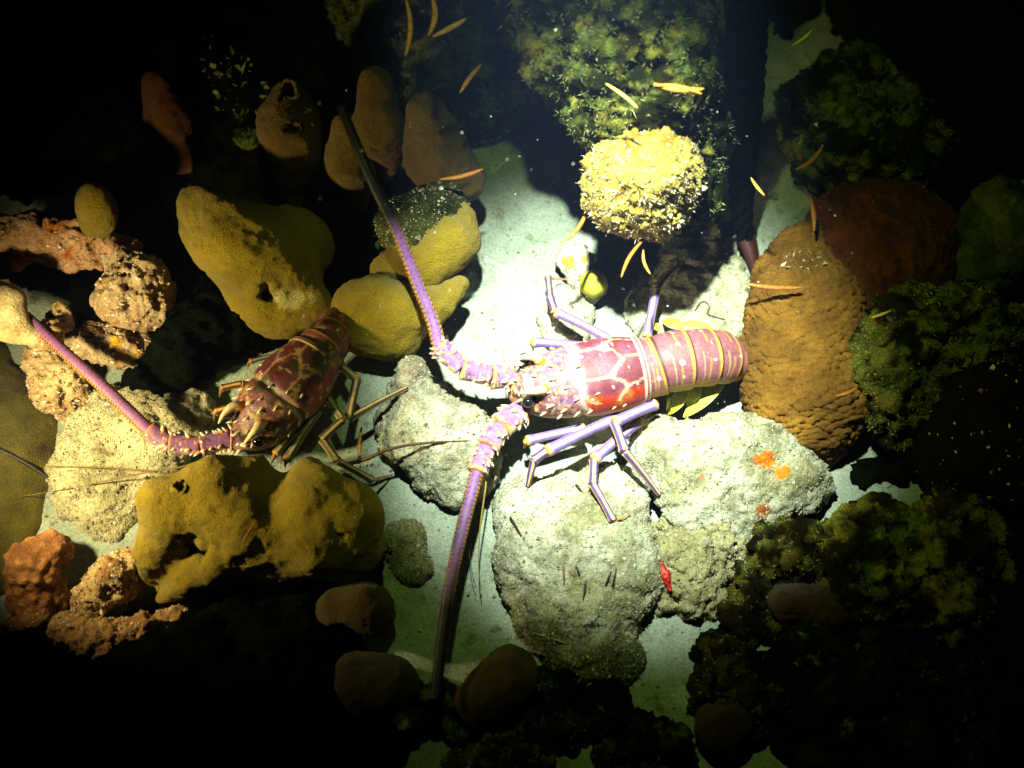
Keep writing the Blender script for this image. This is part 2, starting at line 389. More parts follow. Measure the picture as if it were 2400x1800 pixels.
sponge([[(352, 1360, .03, 16), (362, 1300, .055, 42), (395, 1195, .08, 68), (500, 1145, .085, 60), (600, 1092, .08, 34)], [(430, 1200, .07, 70), (560, 1210, .07, 95)],
        [(722, 1108, .075, 44), (735, 1180, .08, 70), (820, 1215, .075, 62), (850, 1290, .055, 42)], [(600, 1260, .055, 85), (740, 1270, .06, 90)], [(375, 1405, .03, 14), (440, 1360, .045, 28), (520, 1310, .055, 40), (600, 1280, .055, 60)],
        [(600, 1250, .0, 120), (640, 1240, .04, 130)], [(430, 1290, -.005, 70), (450, 1265, .03, 70)]],
       'huge mustard sponge with a gaping hole in front of the smaller lobster', holes=[[(425, 1310, .14, 28), (475, 1275, .12, 40)], [(450, 1295, .12, 34), (460, 1285, .04, 28)], [(806, 1240, .13, 8), (803, 1268, .05, 11)], [(395, 1148, .13, 9), (430, 1150, .10, 12)]], h=.0022, k=.006)
sponge([[(1000, 600, .07, 52), (1060, 560, .08, 48), (1075, 510, .085, 34)], [(920, 630, .06, 36), (900, 640, .05, 32)], [(960, 610, .0, 40), (980, 610, .06, 45)]],
       'curved yellow sponge arm behind the raised antenna')
rock('rock', [[(950, 530, .075, 62), (1020, 510, .08, 55), (1000, 580, .075, 45)], [(985, 545, 0, 40), (985, 545, .06, 50)]], 'mossy grey crust cupped by the curved yellow sponge arm', 700, mat='mossy', base=(1.8, 1.8, 1.5), zs=1, turf=900,
     paint=spots([(1062, 512, 9), (1058, 535, 8)], (9, 8, 9), 4))
sponge([[(815, 705, .05, 36), (880, 715, .055, 40), (940, 725, .055, 42)], [(1015, 715, .055, 34), (1075, 672, .06, 30)], [(940, 725, .055, 40), (1015, 715, .055, 34)], [(830, 770, .04, 50), (930, 800, .03, 45)], [(900, 760, 0, 60), (900, 760, .03, 60)]],
       'yellow-green sponge finger crossing behind the antenna over the small lobster tail')
BR = dict(mat='sponge_brown', group=None)
sponge([[(370, 205, .10, 30), (388, 290, .075, 42), (428, 385, .04, 30)]], 'slim reddish-brown finger sponge with a long groove at the reef edge', base=(1.1, .75, .7), holes=[[(432, 320, .13, 9), (432, 350, .09, 9)]], **BR)
sponge([[(685, 215, .12, 40), (680, 290, .10, 52), (690, 360, .08, 42)], [(690, 360, .08, 40), (690, 470, .03, 20)]], 'brown finger sponge with two round openings', base=(1.2, 1.4, .9),
       holes=[[(672, 225, .18, 17), (672, 225, .09, 12)], [(682, 305, .18, 20), (682, 305, .08, 14)]], **BR)
sponge([[(580, 405, .02, 26), (585, 425, .0, 22)]], 'little rust-coloured sponge lump beside the finger sponge with openings', base=(1.6, 1.0, .8), **BR)
sponge([[(808, 290, .11, 26), (820, 390, .08, 50), (838, 470, .03, 26)]], 'narrow brown sponge lobe left of the raised antenna', base=(1.2, 1.45, .9), **BR)
sponge([[(878, 200, .15, 46), (885, 310, .11, 56), (905, 400, .05, 30)]], 'upright brown sponge lobe between its two neighbours', base=(1.1, 1.2, .9), **BR)
sponge([[(1000, 268, .13, 48), (1022, 360, .10, 72), (1085, 430, .07, 54)], [(1030, 400, 0, 45), (1030, 400, .07, 55)]], 'broad brown sponge lobe at the edge of the sand gap', base=(1.2, 1.45, 1.0), **BR)
sponge([[(1130, 1640, .03, 62), (1190, 1590, .035, 52), (1210, 1580, .0, 48)]], 'dark brown dome sponge right of the lowered antenna tip', base=(.7, .7, .5), **BR)
sponge([[(840, 1610, .03, 70), (920, 1600, .03, 50), (870, 1630, .0, 70)]], 'dark olive dome sponge left of the lowered antenna tip', base=(.4, .55, .4), **BR)
sponge([[(790, 1430, .03, 40), (860, 1420, .04, 34), (880, 1450, .03, 30)], [(750, 1470, .0, 40)]], 'small dark olive sponge curled beside the green sand', base=(.6, .7, .5), **BR)
sponge([[(1850, 1410, .02, 55), (1940, 1420, .02, 58)]], 'dull brown sponge cushion below the mossy rubble', base=(.5, .42, .4), **BR)
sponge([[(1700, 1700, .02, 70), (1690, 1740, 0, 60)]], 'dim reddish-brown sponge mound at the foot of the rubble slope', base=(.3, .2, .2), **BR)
# yellow finger on the pink branch comes with the rubble below

# ================================================================== barrel sponge with scaly skin
def scales(V, N, C):
    return C*(1+fbm(V*60, 4)[:, None]*.5)
bx_, bV, bQ, bN = lump('barrel_sponge', [[(1845, 840, .03, 100), (1885, 960, .02, 96)], [(1890, 720, .045, 130), (1920, 900, .03, 125)], [(1830, 640, .02, 60), (1890, 590, .03, 75)], [(1880, 1020, .0, 60)]],
     'barrel', 'big brown barrel sponge with scaly bumpy skin touching the lobster tail', 'sponge', h=.0016, k=.016, zs=.72,
     disp=(('fbm', .014, 12), ('shingle', .0034, 150), ('fbm', .0012, 260)), paint=scales)
blades(bx_, bV, bQ, bN, 900, .005, .0013, [(.30, .32, .16), (.22, .24, .10), (.5, .5, .4)], mask=lambda c, n: np.linalg.norm(c-hit(1880, 605), axis=1)+fbm(c*70, 2)*.012 < .022)

ps, sV, sQ, sN = lump('pitted_sponge', [[(2050, 520, .03, 105), (2080, 640, .03, 120), (2040, 780, .02, 90)], [(1980, 560, .02, 70)], [(2170, 560, .02, 80)]], 'barrel', 'dark red-brown sponge with a net of pits behind the barrel sponge', 'sponge', h=.0022, k=.016,
     disp=(('fbm', .010, 16), ('cell', -.006, 75), ('fbm', .0015, 220)), base=(.50, .26, .4))
blades(ps, sV, sQ, sN, 5000, .0022, .0005, [(.10, .035, .012), (.13, .06, .02), (.07, .02, .01)], 'sponge_ridge', mask=lambda c, n: cell(c*75, 41) > .52)
# ================================================================== mossy overhang ending in the crusted knob, and the hanging rope
root = empty('encrusted_post', P(1480, 60, .0))
setp(root, 'algae-covered post ending in a yellow knobbly coral-crusted head', 'post')
o, V, Q, N = lump('shaft', [[(1530, 330, .150, 85), (1490, 210, .20, 130), (1450, 80, .23, 185), (1400, -120, .27, 240)], [(1610, 470, .12, 70), (1620, 320, .15, 80)], [(1400, -120, .27, 200), (1300, -200, .0, 200)]],
     'mossy', h=.003, k=.014, disp=(('fbm', .018, 22), ('ridge', .006, 60), ('fbm', .004, 160)), parent=root, base=(2.4, 2.6, 2.0), paint=mosspaint)
blades(root, V, Q, N, 40000, .0040, .0005, [(.13, .17, .04), (.22, .25, .07), (.06, .09, .02), (.30, .30, .13), (.22, .20, .16)], mask=lambda c, n: mossn(c) > -.12)
def kp(V, N, C):
    m = np.clip((.5-cell(V*100, 2))*2, 0, 1)[:, None]; C = C*(1-m*.0)+m*np.array([.35, .35, .45])
    d = np.clip(fbm(V*45, 8)*2.2+.1, 0, 1)[:, None]
    C = C*(1-d)+d*np.array([.55, .42, .15])
    q = hit_on(V, 1450, 458); e = np.linalg.norm(V-q, axis=1)/S(q)
    rg = ((np.sin(e*.75) > .2) & (e < 24))[:, None]
    return np.where(rg, np.array([1.0, .45, .22]), C)
o, V, Q, N = lump('coral_head', [[(1505, 408, .175, 116), (1515, 400, .18, 112)], [(1485, 435, .165, 104), (1530, 445, .165, 98)], [(1540, 390, .212, 64)]], 'knob', h=.0016, k=.01,
     disp=(('fbm', .009, 22), ('cell', .0062, 95), ('cell', .0026, 230)), parent=root, paint=kp)
crumbs(root, V, Q, N, 650, .0013, [(.62, .58, .46), (.52, .42, .08), (.6, .55, .30), (.34, .26, .05)], 'coral_bead')
blades(root, V, Q, N, 3500, .0035, .0005, [(.5, .42, .25), (.35, .26, .08), (.55, .5, .4)], 'coral_fringe', mask=lambda c, n: n[:, 2] < .55)
# low mossy reef left of the post
o, V, Q, N = rock('reef_rock', [[(930, 120, .03, 110), (1060, 170, .035, 130), (1180, 110, .05, 140)], [(1130, 250, .02, 70), (1060, 270, .02, 60)], [(900, 20, .03, 150), (1150, 0, .05, 150)]], 'low reef mound felted with dark green turf beside the post', 0, h=.003,
     mat='mossy', base=(1.2, 1.5, 1.1), disp=ROUGH, zs=1, paint=mosspaint)
blades(o, V, Q, N, 26000, .0036, .0005, [(.09, .15, .03), (.15, .20, .05), (.05, .08, .02), (.20, .19, .11)], mask=lambda c, n: mossn(c) > -.05)

rt = empty('rope', P(1752, 640, .0)); setp(rt, 'dark twisted rope hanging beside the encrusted post', 'rope')
axis = smooth_path([P(1752, 600, .0), P(1738, 480, .05), P(1742, 320, .12), P(1748, 150, .20), P(1752, -80, .32)], 150)
T_, s_, v_ = frames(axis, (0, 1, .2)); Ls = np.concatenate([[0], np.cumsum(np.linalg.norm(np.diff(axis, axis=0), axis=1))])
rr = np.interp(np.linspace(0, 1, 150), [0, .2, .5, 1], [.007, .011, .0155, .017])
for kk in range(4):
    a = Ls/.060*2*np.pi+kk*np.pi/2
    cc = axis+s_*(np.cos(a)*rr*.6)[:, None]+v_*(np.sin(a)*rr*.6)[:, None]
    bump = 1+.10*np.sin(Ls/.0075*2*np.pi+kk)
    V, F, tt, aa = sweep(cc, rr*.56*bump, rr*.56*bump, 10, up=(0, 1, .2)); mk('strand', V, F, 'rope', rt)
V, F, tt, aa = sweep(smooth_path([P(1748, 555, .018), P(1762, 600, .012), P(1772, 655, .002)], 14), np.linspace(.011, .004, 14), np.linspace(.008, .003, 14), 8)
mk('frayed_end', V, F, 'needle', rt, np.tile([.045, .008, .006], (len(V), 1)))

# ================================================================== right-hand reef
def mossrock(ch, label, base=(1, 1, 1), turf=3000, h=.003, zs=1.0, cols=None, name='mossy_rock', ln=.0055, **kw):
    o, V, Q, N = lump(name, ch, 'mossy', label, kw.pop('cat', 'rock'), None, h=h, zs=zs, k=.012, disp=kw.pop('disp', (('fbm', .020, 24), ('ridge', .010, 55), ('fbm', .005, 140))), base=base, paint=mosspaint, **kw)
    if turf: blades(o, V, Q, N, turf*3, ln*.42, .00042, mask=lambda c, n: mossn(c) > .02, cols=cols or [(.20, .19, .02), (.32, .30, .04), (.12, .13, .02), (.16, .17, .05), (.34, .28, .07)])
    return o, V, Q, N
mossrock([[(1980, 180, .06, 70), (1930, 260, .05, 70), (2000, 340, .05, 80), (2100, 370, .04, 80)], [(2080, 280, .04, 80), (2160, 320, .03, 60)], [(1960, 400, .03, 50), (1900, 300, .03, 50)]],
     'ragged green mossy rock standing behind the rope', (1.7, 1.8, 1.2), 3500)
mossrock([[(2090, 880, .05, 80), (2170, 800, .06, 70), (2260, 760, .06, 70)], [(2120, 960, .03, 70), (2220, 880, .04, 80), (2330, 820, .04, 60)], [(2080, 780, .06, 35), (2130, 720, .06, 30)]],
     'tangled bright green mossy clump leaning on the barrel sponge', (1.9, 1.9, 1.2), 5200, ln=.007)
lump('lobed_coral', [[(2340, 480, .07, 60), (2370, 560, .06, 60)], [(2300, 540, .05, 45), (2330, 620, .04, 50), (2270, 640, .03, 35)], [(2230, 700, .02, 30), (2260, 740, .02, 25)]], 'mossy', 'knobbly olive coral heads above the green mossy clump', 'coral', h=.0025, k=.008,
     disp=(('cell', .012, 42), ('fbm', .003, 120)), base=(2.2, 2.1, .8))
do, dV, dQ, dN = lump('dark_sponge', [[(2300, 980, .05, 130), (2400, 1050, .03, 150), (2260, 1080, .02, 110)]], 'dark_sponge', 'black sponge freckled with tiny pale dots below the green clump', 'sponge', h=.004, k=.015, disp=(('fbm', .008, 15),))
crumbs(do, dV, dQ, dN, 170, .0011, [(.45, .42, .12), (.30, .12, .05), (.5, .5, .2)], 'pale_dot')
mossrock([[(2070, 1270, .03, 75), (2060, 1340, .03, 80), (2120, 1300, .03, 60)]], 'round yellow-green mossy rubble beside the bare sand patch', (2.6, 2.4, 1.4), 2200, h=.0025, zs=.75)
mossrock([[(2230, 1240, .03, 60), (2260, 1330, .03, 80), (2200, 1420, .02, 60)], [(2280, 1230, .03, 45), (2150, 1500, .0, 40)]], 'taller brown-green mossy rubble at the outer edge', (2.3, 2.0, 1.2), 3600, h=.0025,
     cols=[(.18, .18, .05), (.24, .20, .06), (.10, .12, .02)])
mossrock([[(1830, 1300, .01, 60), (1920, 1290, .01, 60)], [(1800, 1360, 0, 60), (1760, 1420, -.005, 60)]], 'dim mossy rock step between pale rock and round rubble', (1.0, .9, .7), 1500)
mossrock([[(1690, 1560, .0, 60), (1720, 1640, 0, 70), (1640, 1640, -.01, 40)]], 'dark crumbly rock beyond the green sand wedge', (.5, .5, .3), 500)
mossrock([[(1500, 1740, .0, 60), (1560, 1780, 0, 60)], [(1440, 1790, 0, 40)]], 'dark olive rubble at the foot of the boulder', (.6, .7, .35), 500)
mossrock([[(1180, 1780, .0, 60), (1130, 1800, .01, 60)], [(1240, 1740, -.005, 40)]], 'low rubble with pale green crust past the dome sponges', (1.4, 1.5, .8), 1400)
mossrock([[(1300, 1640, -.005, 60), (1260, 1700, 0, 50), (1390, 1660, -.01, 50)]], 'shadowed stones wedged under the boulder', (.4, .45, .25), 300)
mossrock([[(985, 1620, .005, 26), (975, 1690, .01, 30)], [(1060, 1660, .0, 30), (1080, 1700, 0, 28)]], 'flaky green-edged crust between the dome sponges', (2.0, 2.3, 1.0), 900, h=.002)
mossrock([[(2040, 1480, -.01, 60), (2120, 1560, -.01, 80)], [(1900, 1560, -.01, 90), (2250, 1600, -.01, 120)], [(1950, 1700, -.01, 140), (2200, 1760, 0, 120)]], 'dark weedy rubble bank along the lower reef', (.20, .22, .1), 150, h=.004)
lump('bare_reef', [[(2250, 200, 0, 140), (2330, 60, 0, 160)], [(2050, 60, -.01, 110)], [(2330, 350, 0, 100)]], 'dark_reef_shade', 'unlit black reef bank behind the mossy rock', 'rock', h=.005, k=.015, disp=ROUGH)  # right-hand banks added near black where only shade falls
lump('bare_reef', [[(2000, 1140, -.03, 60), (2100, 1100, -.02, 70)]], 'dark_reef_shade', 'dark stone hollow beside the freckled sponge', 'rock', h=.004, k=.012, disp=ROUGH)
lump('bare_reef', [[(2330, 1250, -.02, 90), (2400, 1400, 0, 150), (2420, 1650, 0, 150)]], 'dark_reef_shade', 'dark reef bank outside the mossy rubble', 'rock', h=.005, k=.012, disp=ROUGH)
# ================================================================== left-hand reef: base blackened to stand for shade, and torch-lit rubble
lump('bare_reef', [[(520, 330, -.02, 150), (700, 420, -.02, 120), (760, 250, -.02, 140)], [(560, 150, -.01, 180), (750, 60, -.01, 160)], [(830, 480, -.02, 90)]], 'dark_reef_shade', 'dark reef base with green flecks carrying the brown finger sponges', 'rock', h=.004, k=.02, disp=ROUGH)
lump('bare_reef', [[(60, 330, 0, 160), (250, 300, 0, 130), (120, 100, 0, 200)]], 'dark_reef_shade', 'unlit reef bank behind the pink coral branch', 'rock', h=.005, k=.02, disp=ROUGH)
lump('bare_reef', [[(420, 660, -.03, 90), (480, 760, -.025, 80), (350, 860, -.03, 60)], [(330, 520, -.02, 80)]], 'dark_reef_shade', 'black hollow reef floor between pink rubble and mustard sponge', 'rock', h=.004, k=.02, disp=ROUGH)
lump('bare_reef', [[(560, 1480, -.02, 130), (700, 1500, -.02, 110), (420, 1620, -.02, 140), (650, 1680, 0, 150)], [(200, 1680, -.01, 160), (60, 1600, -.01, 120)], [(880, 1740, -.01, 90)]], 'dark_reef_shade', 'dark lower reef base beneath the huge mustard sponge', 'rock', h=.005, k=.02, disp=ROUGH)
def rub(ch, label, base=(1, 1, 1), n=400, zs=1, h=.0018, disp=(('fbm', .009, 34), ('ridge', .004, 80), ('fbm', .0025, 190)), **kw):
    o, V, Q, N = lump('coral_rubble', ch, 'rubble_pink', label, 'coral', None, h=h, k=kw.pop('k', .005), zs=zs, disp=disp, base=base, **kw)
    crumbs(o, V, Q, N, n, .0010, [(.66, .50, .34), (.6, .42, .2), (.4, .2, .1), (.62, .52, .48)]); return o
rub([[(-30, 540, .075, 32), (80, 545, .075, 36), (180, 565, .07, 32), (260, 580, .06, 20), (330, 575, .05, 8)], [(60, 600, .06, 16), (40, 615, .06, 14)], [(100, 580, .06, 18), (170, 605, .06, 15), (235, 625, .055, 7)], [(120, 560, .0, 30), (120, 560, .06, 30)]],
    'pinkish orange knotty coral branch lying across the dark reef', (1.0, .72, .6), paint=spots([(120, 530, 22), (60, 605, 18), (160, 600, 14)], (1.2, .45, .10), 8))
sponge([[(215, 465, .115, 25), (228, 505, .10, 34), (245, 550, .075, 18)]], 'yellow finger sponge standing on the pink coral branch', h=.0018)
rub([[(285, 620, .05, 36), (300, 690, .05, 52), (330, 650, .05, 48)], [(345, 720, .04, 42), (360, 690, .03, 36)], [(235, 710, .045, 16), (300, 745, .035, 24), (380, 770, .02, 16), (430, 785, .01, 6)], [(310, 680, -.01, 50), (310, 680, .04, 50)]],
    'block of ridged pale pink coral rock', (1.05, .98, .9), 900)
rub([[(165, 805, .03, 14), (220, 800, .035, 34), (290, 815, .03, 38), (335, 840, .02, 20)]], 'stubby coral chunk with a bright yellow patch', (.8, .75, .7), paint=spots([(275, 800, 17), (285, 840, 18), (320, 830, 10), (308, 850, 12)], (1.35, .92, .03), 4))
rub([[(-20, 700, .10, 46), (20, 705, .10, 34), (35, 735, .095, 22)], [(-40, 760, .09, 36), (40, 775, .085, 24), (80, 790, .08, 18)]], 'smooth cream branching coral glaring in the side light', (1.3, 1.35, 1.1), 0, disp=(('fbm', .004, 24),), h=.0018)
rub([[(80, 790, .075, 18), (115, 780, .07, 24)], [(105, 765, .06, 14), (138, 735, .06, 15), (150, 762, .05, 9)], [(100, 790, 0, 18), (100, 790, .06, 18)]], 'small knotted coral piece between the cream branch and antenna', (1.1, .95, .7), 150)
rub([[(110, 850, .02, 40), (140, 900, .015, 50), (175, 945, .005, 34)]], 'pale pitted coral lump beneath the purple antenna', (1.1, 1.05, .85), 700)
rock('rock', [[(260, 1000, .0, 100), (370, 1010, .005, 90), (440, 980, .005, 60)], [(220, 1120, .0, 95), (330, 1110, .0, 90)], [(250, 1200, -.005, 80)]], 'broad pale rock under the head of the smaller lobster', 2500, zs=.6, base=(1.05, .95, .72))
rub([[(215, 1400, .03, 40), (270, 1355, .035, 48), (320, 1330, .03, 40)]], 'stubby pale coral finger beside the huge mustard sponge', (1.0, .92, .6), 500)
lump('bumpy_coral', [[(75, 1320, .03, 58), (120, 1290, .03, 45)], [(90, 1400, .0, 70)]], 'rubble_pink', 'brown coral mound covered in orange bumps near the open sand', 'coral', h=.002, k=.008, disp=(('cell', .0065, 100),), base=(.55, .30, .16),
     paint=lambda V, N, C: C*(1+np.clip(.55-cell(V*100, sum(map(ord, 'brown coral mound covered in orange bumps near the open sand')) % 97), 0, 1)[:, None]*2.2))
rub([[(160, 1500, .03, 38), (250, 1505, .03, 44), (330, 1480, .03, 34), (400, 1465, .025, 26), (465, 1465, .015, 10)], [(240, 1540, .02, 28), (255, 1560, .02, 16)], [(150, 1470, .03, 16), (250, 1500, -.01, 36)]], 'jagged ochre coral branch on the dark lower reef', (.85, .62, .38), 700)
rub([[(20, 1465, .01, 14), (70, 1460, .01, 16), (100, 1445, .01, 8)]], 'thin ochre coral splinter beside the jagged branch', (.6, .42, .22), 80)
dk, V, Q, N = lump('mossy_rock', [[(470, 170, .06, 50), (560, 190, .06, 50), (580, 120, .06, 30)]], 'dark_reef_shade', 'weed-flecked dark rock between the finger sponges', 'rock', h=.004, k=.015, disp=ROUGH)
blades(dk, V, Q, N, 260, .008, .003, [(.10, .14, .03), (.16, .18, .04)])
mossrock([[(578, 325, .05, 22), (585, 335, .0, 24)]], 'little green weed tuft beside the finger sponge with openings', (1.6, 2.0, .9), 500, h=.002, cat='weed', name='weed_tuft')
mossrock([[(755, 405, .05, 18), (760, 415, .0, 20)]], 'little green weed tuft beside the narrow brown lobe', (1.2, 1.6, .8), 400, h=.002, cat='weed', name='weed_tuft')

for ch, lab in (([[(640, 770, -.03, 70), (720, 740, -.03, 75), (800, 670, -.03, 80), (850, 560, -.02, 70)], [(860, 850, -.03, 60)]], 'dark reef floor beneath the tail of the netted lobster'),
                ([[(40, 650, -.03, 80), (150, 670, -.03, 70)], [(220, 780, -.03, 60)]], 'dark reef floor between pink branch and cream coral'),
                ([[(425, 830, .03, 56), (350, 880, .01, 52)], [(480, 770, .03, 56), (570, 742, .015, 62), (650, 755, .0, 50)]], 'dark reef floor between the antenna and the green sand'),  # raised mound added to keep the side torch off the sand
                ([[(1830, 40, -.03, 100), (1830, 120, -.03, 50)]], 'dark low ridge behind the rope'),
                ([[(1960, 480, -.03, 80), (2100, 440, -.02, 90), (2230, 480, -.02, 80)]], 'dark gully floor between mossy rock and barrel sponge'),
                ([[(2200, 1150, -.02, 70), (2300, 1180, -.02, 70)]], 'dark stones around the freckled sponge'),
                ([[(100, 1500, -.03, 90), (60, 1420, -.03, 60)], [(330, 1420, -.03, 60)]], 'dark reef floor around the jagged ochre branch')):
    lump('bare_reef', ch, 'dark_reef_shade', lab, 'rock', h=.004, k=.015, disp=ROUGH)  # lumps added over open sand, their black colour painting in the shade

sponge([[(-60, 900, -.012, 110), (20, 1000, -.02, 100), (20, 1120, -.02, 100), (30, 1230, -.02, 80)], [(-60, 1150, -.01, 120), (-40, 1330, -.01, 90)]], 'smooth olive sponge sheet spreading beside the broad pale rock', mat='sponge_brown', base=(1.15, 1.9, 1.2), h=.004, k=.02, zs=.7)
# ================================================================== spiny lobsters
MAUVE = np.array([.22, .08, .13]); PURP = np.array([.20, .10, .28]); MAR = np.array([.14, .028, .045]); CREAM = np.array([.62, .46, .26])
RED = np.array([.45, .028, .010]); GOLD = np.array([.55, .29, .035]); ORAN = np.array([.60, .20, .015]); LEGP = np.array([.17, .10, .40]); WHT = np.array([.9, .88, .8])
cone = None
def spine(parent, at, d, ln, r, col):
    d = np.asarray(d, float); d /= np.linalg.norm(d); a = np.cross(d, [.3, .5, .8]); a /= np.linalg.norm(a); b = np.cross(d, a)
    an = np.linspace(0, 2*np.pi, 7, endpoint=False); at = np.asarray(at)-d*r*.5
    ring = lambda k, rr: at+d*ln*k+(np.cos(an)[:, None]*a+np.sin(an)[:, None]*b)*rr
    V = np.vstack([ring(0, r), ring(.45, r*.72), [at+d*ln]]); F = []
    for i in range(7):
        j = (i+1) % 7; F += [[i, j, 7+j, 7+i], [7+i, 7+j, 14]]
    c = np.vstack([np.tile(col*.9, (7, 1)), np.tile(CREAM, (7, 1)), [WHT]])
    return mk('spine', V, F, 'shell', parent, c)
def body(root, ctrl, icar, segb, tint, grime=0):
    pts = np.array([[*P(x, y, z), w*S(P(x, y, z)), h] for x, y, z, w, h in ctrl])
    q = smooth_path(pts, 300); c = q[:, :3]; wd = np.maximum(q[:, 3], .002); hg = np.maximum(q[:, 4], .002)
    L = np.concatenate([[0], np.cumsum(np.linalg.norm(np.diff(c, axis=0), axis=1))]); L /= L[-1]
    pl = np.concatenate([[0], np.cumsum(np.linalg.norm(np.diff(pts[:, :3], axis=0), axis=1))]); sc = pl[icar]/pl[-1]
    u = np.clip(L/sc, 0, 1); a_ = (L-sc)/(1-sc)
    # tergites: each plate swells towards its rear edge, then steps in under the next
    k = np.ones(300)
    for b0, b1 in zip([0]+segb[:-1], segb):
        m = (a_ >= b0) & (a_ < b1); k[m] = .93+.09*((a_[m]-b0)/(b1-b0))**.6
    groove = np.exp(-((u-.50)/.025)**2)*(a_ < 0)
    k *= 1-.07*groove; k[(u > .955) & (a_ < 0)] *= 1.04
    T, s, v = frames(c); seg = 112; an = np.linspace(0, 2*np.pi, seg, endpoint=False); ca, sa = np.cos(an), np.sin(an)
    low = np.where(sa < 0, .62, 1.0)
    V = c[:, None]+s[:, None]*((wd*k)[:, None]*np.sign(ca)*np.abs(ca)**.9)[..., None]+v[:, None]*((hg*k)[:, None]*np.sign(sa)*np.abs(sa)**.9*low)[..., None]
    V = V.reshape(-1, 3); n = 300
    U = np.repeat(u, seg); A = np.repeat(a_, seg); lat = np.tile(ca, n); top = np.tile(sa, n)
    i = np.arange(n-1)[:, None]*seg; j = np.arange(seg)[None]; kk = (j+1) % seg
    F = np.stack([i+j, i+kk, i+seg+kk, i+seg+j], -1).reshape(-1, 4).tolist(); F += [list(range(seg))[::-1], list(range((n-1)*seg, n*seg))]
    # paint the shell pattern
    vang = np.arctan2(lat, np.maximum(top, 1e-6))/(np.pi/2); vang = np.where(top < 0, np.sign(lat)*(1+np.abs(top)), vang)
    wob = fbm(V*130, 3)*.05; seeds = np.array([(.68, .02), (.85, .26), (.88, -.20), (.66, .50), (.68, -.52), (.90, .66), (.90, -.66), (.5, .8), (.5, -.8)])
    D = np.sort(np.sqrt(((U[:, None]-seeds[:, 0]+wob[:, None])*1.5)**2+(vang[:, None]-seeds[:, 1]+wob[:, None])**2), 1)
    edge = D[:, 1]-D[:, 0]
    C = np.tile(MAUVE, (len(V), 1))
    def lay(m, col):
        nonlocal C
        m = np.clip(m, 0, 1)[:, None]; C = C*(1-m)+col*m
    blot = fbm(V*70, 11); lay((blot+.1)*1.5, PURP*1.0); lay((fbm(V*160, 21)-.15)*4*(U < .55), CREAM*.75); lay((fbm(V*220, 31)-.25)*4*(U < .45), ORAN)
    lay(np.clip((.30-U)*14, 0, 1)*np.exp(-((np.abs(vang)-.42)/.16)**2)*1.2*(A < 0), np.array([.02, .012, .012])); lay((fbm(V*190, 41)-.18)*5*(U < .34), CREAM)
    hd = np.clip((.50-U)*12, 0, 1)*(A < 0); s2 = cell(V*210, 7); s3 = cell(V*250, 8); s4 = cell(V*180, 9)
    lay(hd*np.clip((.30-s4)*9, 0, 1)*.9, np.array([.045, .02, .03])); lay(hd*np.clip((.27-s2)*10, 0, 1), ORAN*.9); lay(hd*np.clip((.24-s3)*12, 0, 1), CREAM*1.2)
    rear = np.clip((U-.52)*25, 0, 1)*(A < 0)
    lay(rear, MAR); lay(rear*np.clip((fbm(V*70, 6)+.05)*2.5, 0, 1)*.6, MAUVE*.9+PURP*.1); lay(rear*np.clip((.26-cell(V*95, 12))*8, 0, 1)*.8, RED)
    fl = np.clip((np.abs(vang)-.50)*6+blot, 0, 1)*np.clip((U-.42)*8, 0, 1)*(A < 0); lay(fl, RED)
    lay(fl*np.clip((fbm(V*120, 9)-.1)*3, 0, 1), ORAN*.9)
    lay(rear*np.clip((.050+blot*.03-edge)/.03, 0, 1)*(np.abs(vang) < .72)*np.clip(1.1+fbm(V*120, 71), 0, 1), CREAM*.9+ORAN*.08)
    lay(np.exp(-((U-.5+wob*.6)/.03)**2)*.75*(A < 0)*np.clip(blot+.7, 0, 1), WHT*.8)
    sp = cell(V*105, 5); lay((.16-sp)*14*(U < .9)*(A < 0)*(np.abs(vang) < 1), WHT)
    lay(((U > .945) & (A < 0))*1.0, CREAM); lay(((U > .962) & (U < .985) & (A < 0))*1.0, MAUVE*1.2)
    under = np.clip((np.abs(vang)-.93)*9, 0, 1); lay(under*(A < 0), CREAM*.75+GOLD*.15)
    ab = A >= 0
    lay(ab*1.0, np.array([.23, .075, .10])); lay(ab*np.clip((fbm(V*60, 14))*2, 0, 1), np.array([.15, .055, .05])); lay(ab*np.clip((fbm(V*240, 24)-.1)*3, 0, 1)*.5, np.array([.30, .15, .14]))
    for b in segb:
        lay(ab*np.exp(-((A-b+.012)/.011)**2)*1.3, GOLD*.8+CREAM*.1); lay(ab*np.exp(-((A-b-.008)/.007)**2), MAR*.3)
    for b0, b1 in zip([0]+segb[:-1], segb):
        mid = b0+(b1-b0)*.58
        lay(ab*np.exp(-((A-mid+np.abs(vang)*.012)/.006)**2)*(np.abs(vang+.1) > .15)*.9, GOLD*.9)
        mid = b0+(b1-b0)*.30
        lay(ab*np.exp(-((A-mid-np.abs(vang)*.010)/.0045)**2)*(np.abs(vang-.15) > .28)*.75, CREAM*.8)
        lay(ab*(np.abs(vang) > .85)*(A > b0)*(A < b1)*.7, GOLD)
    for aa, vg, r in ((.27, .68, .022), (.27, .42, .013), (.27, .08, .016), (.27, -.30, .023), (.27, -.62, .012), (.47, .42, .015), (.5, .05, .010), (.50, -.32, .012), (.69, .2, .010), (.69, -.25, .012), (.08, .55, .014), (.08, -.5, .02), (.8, -.5, .012), (.47, .7, .012)):
        d = np.sqrt(((A-aa)*1.0)**2+((vang-vg)*.42)**2); lay(ab*np.clip((r-d)/.008, 0, 1), WHT)
    if grime:
        g = np.clip(fbm(V*75, 51)*3*grime-.1, 0, 1)[:, None]; C = C*(1-g)+np.array([.03, .03, .012])*g
        g = np.clip((fbm(V*150, 61)-.22)*5*grime, 0, 1)[:, None]; C = C*(1-g)+np.array([.5, .42, .10])*g
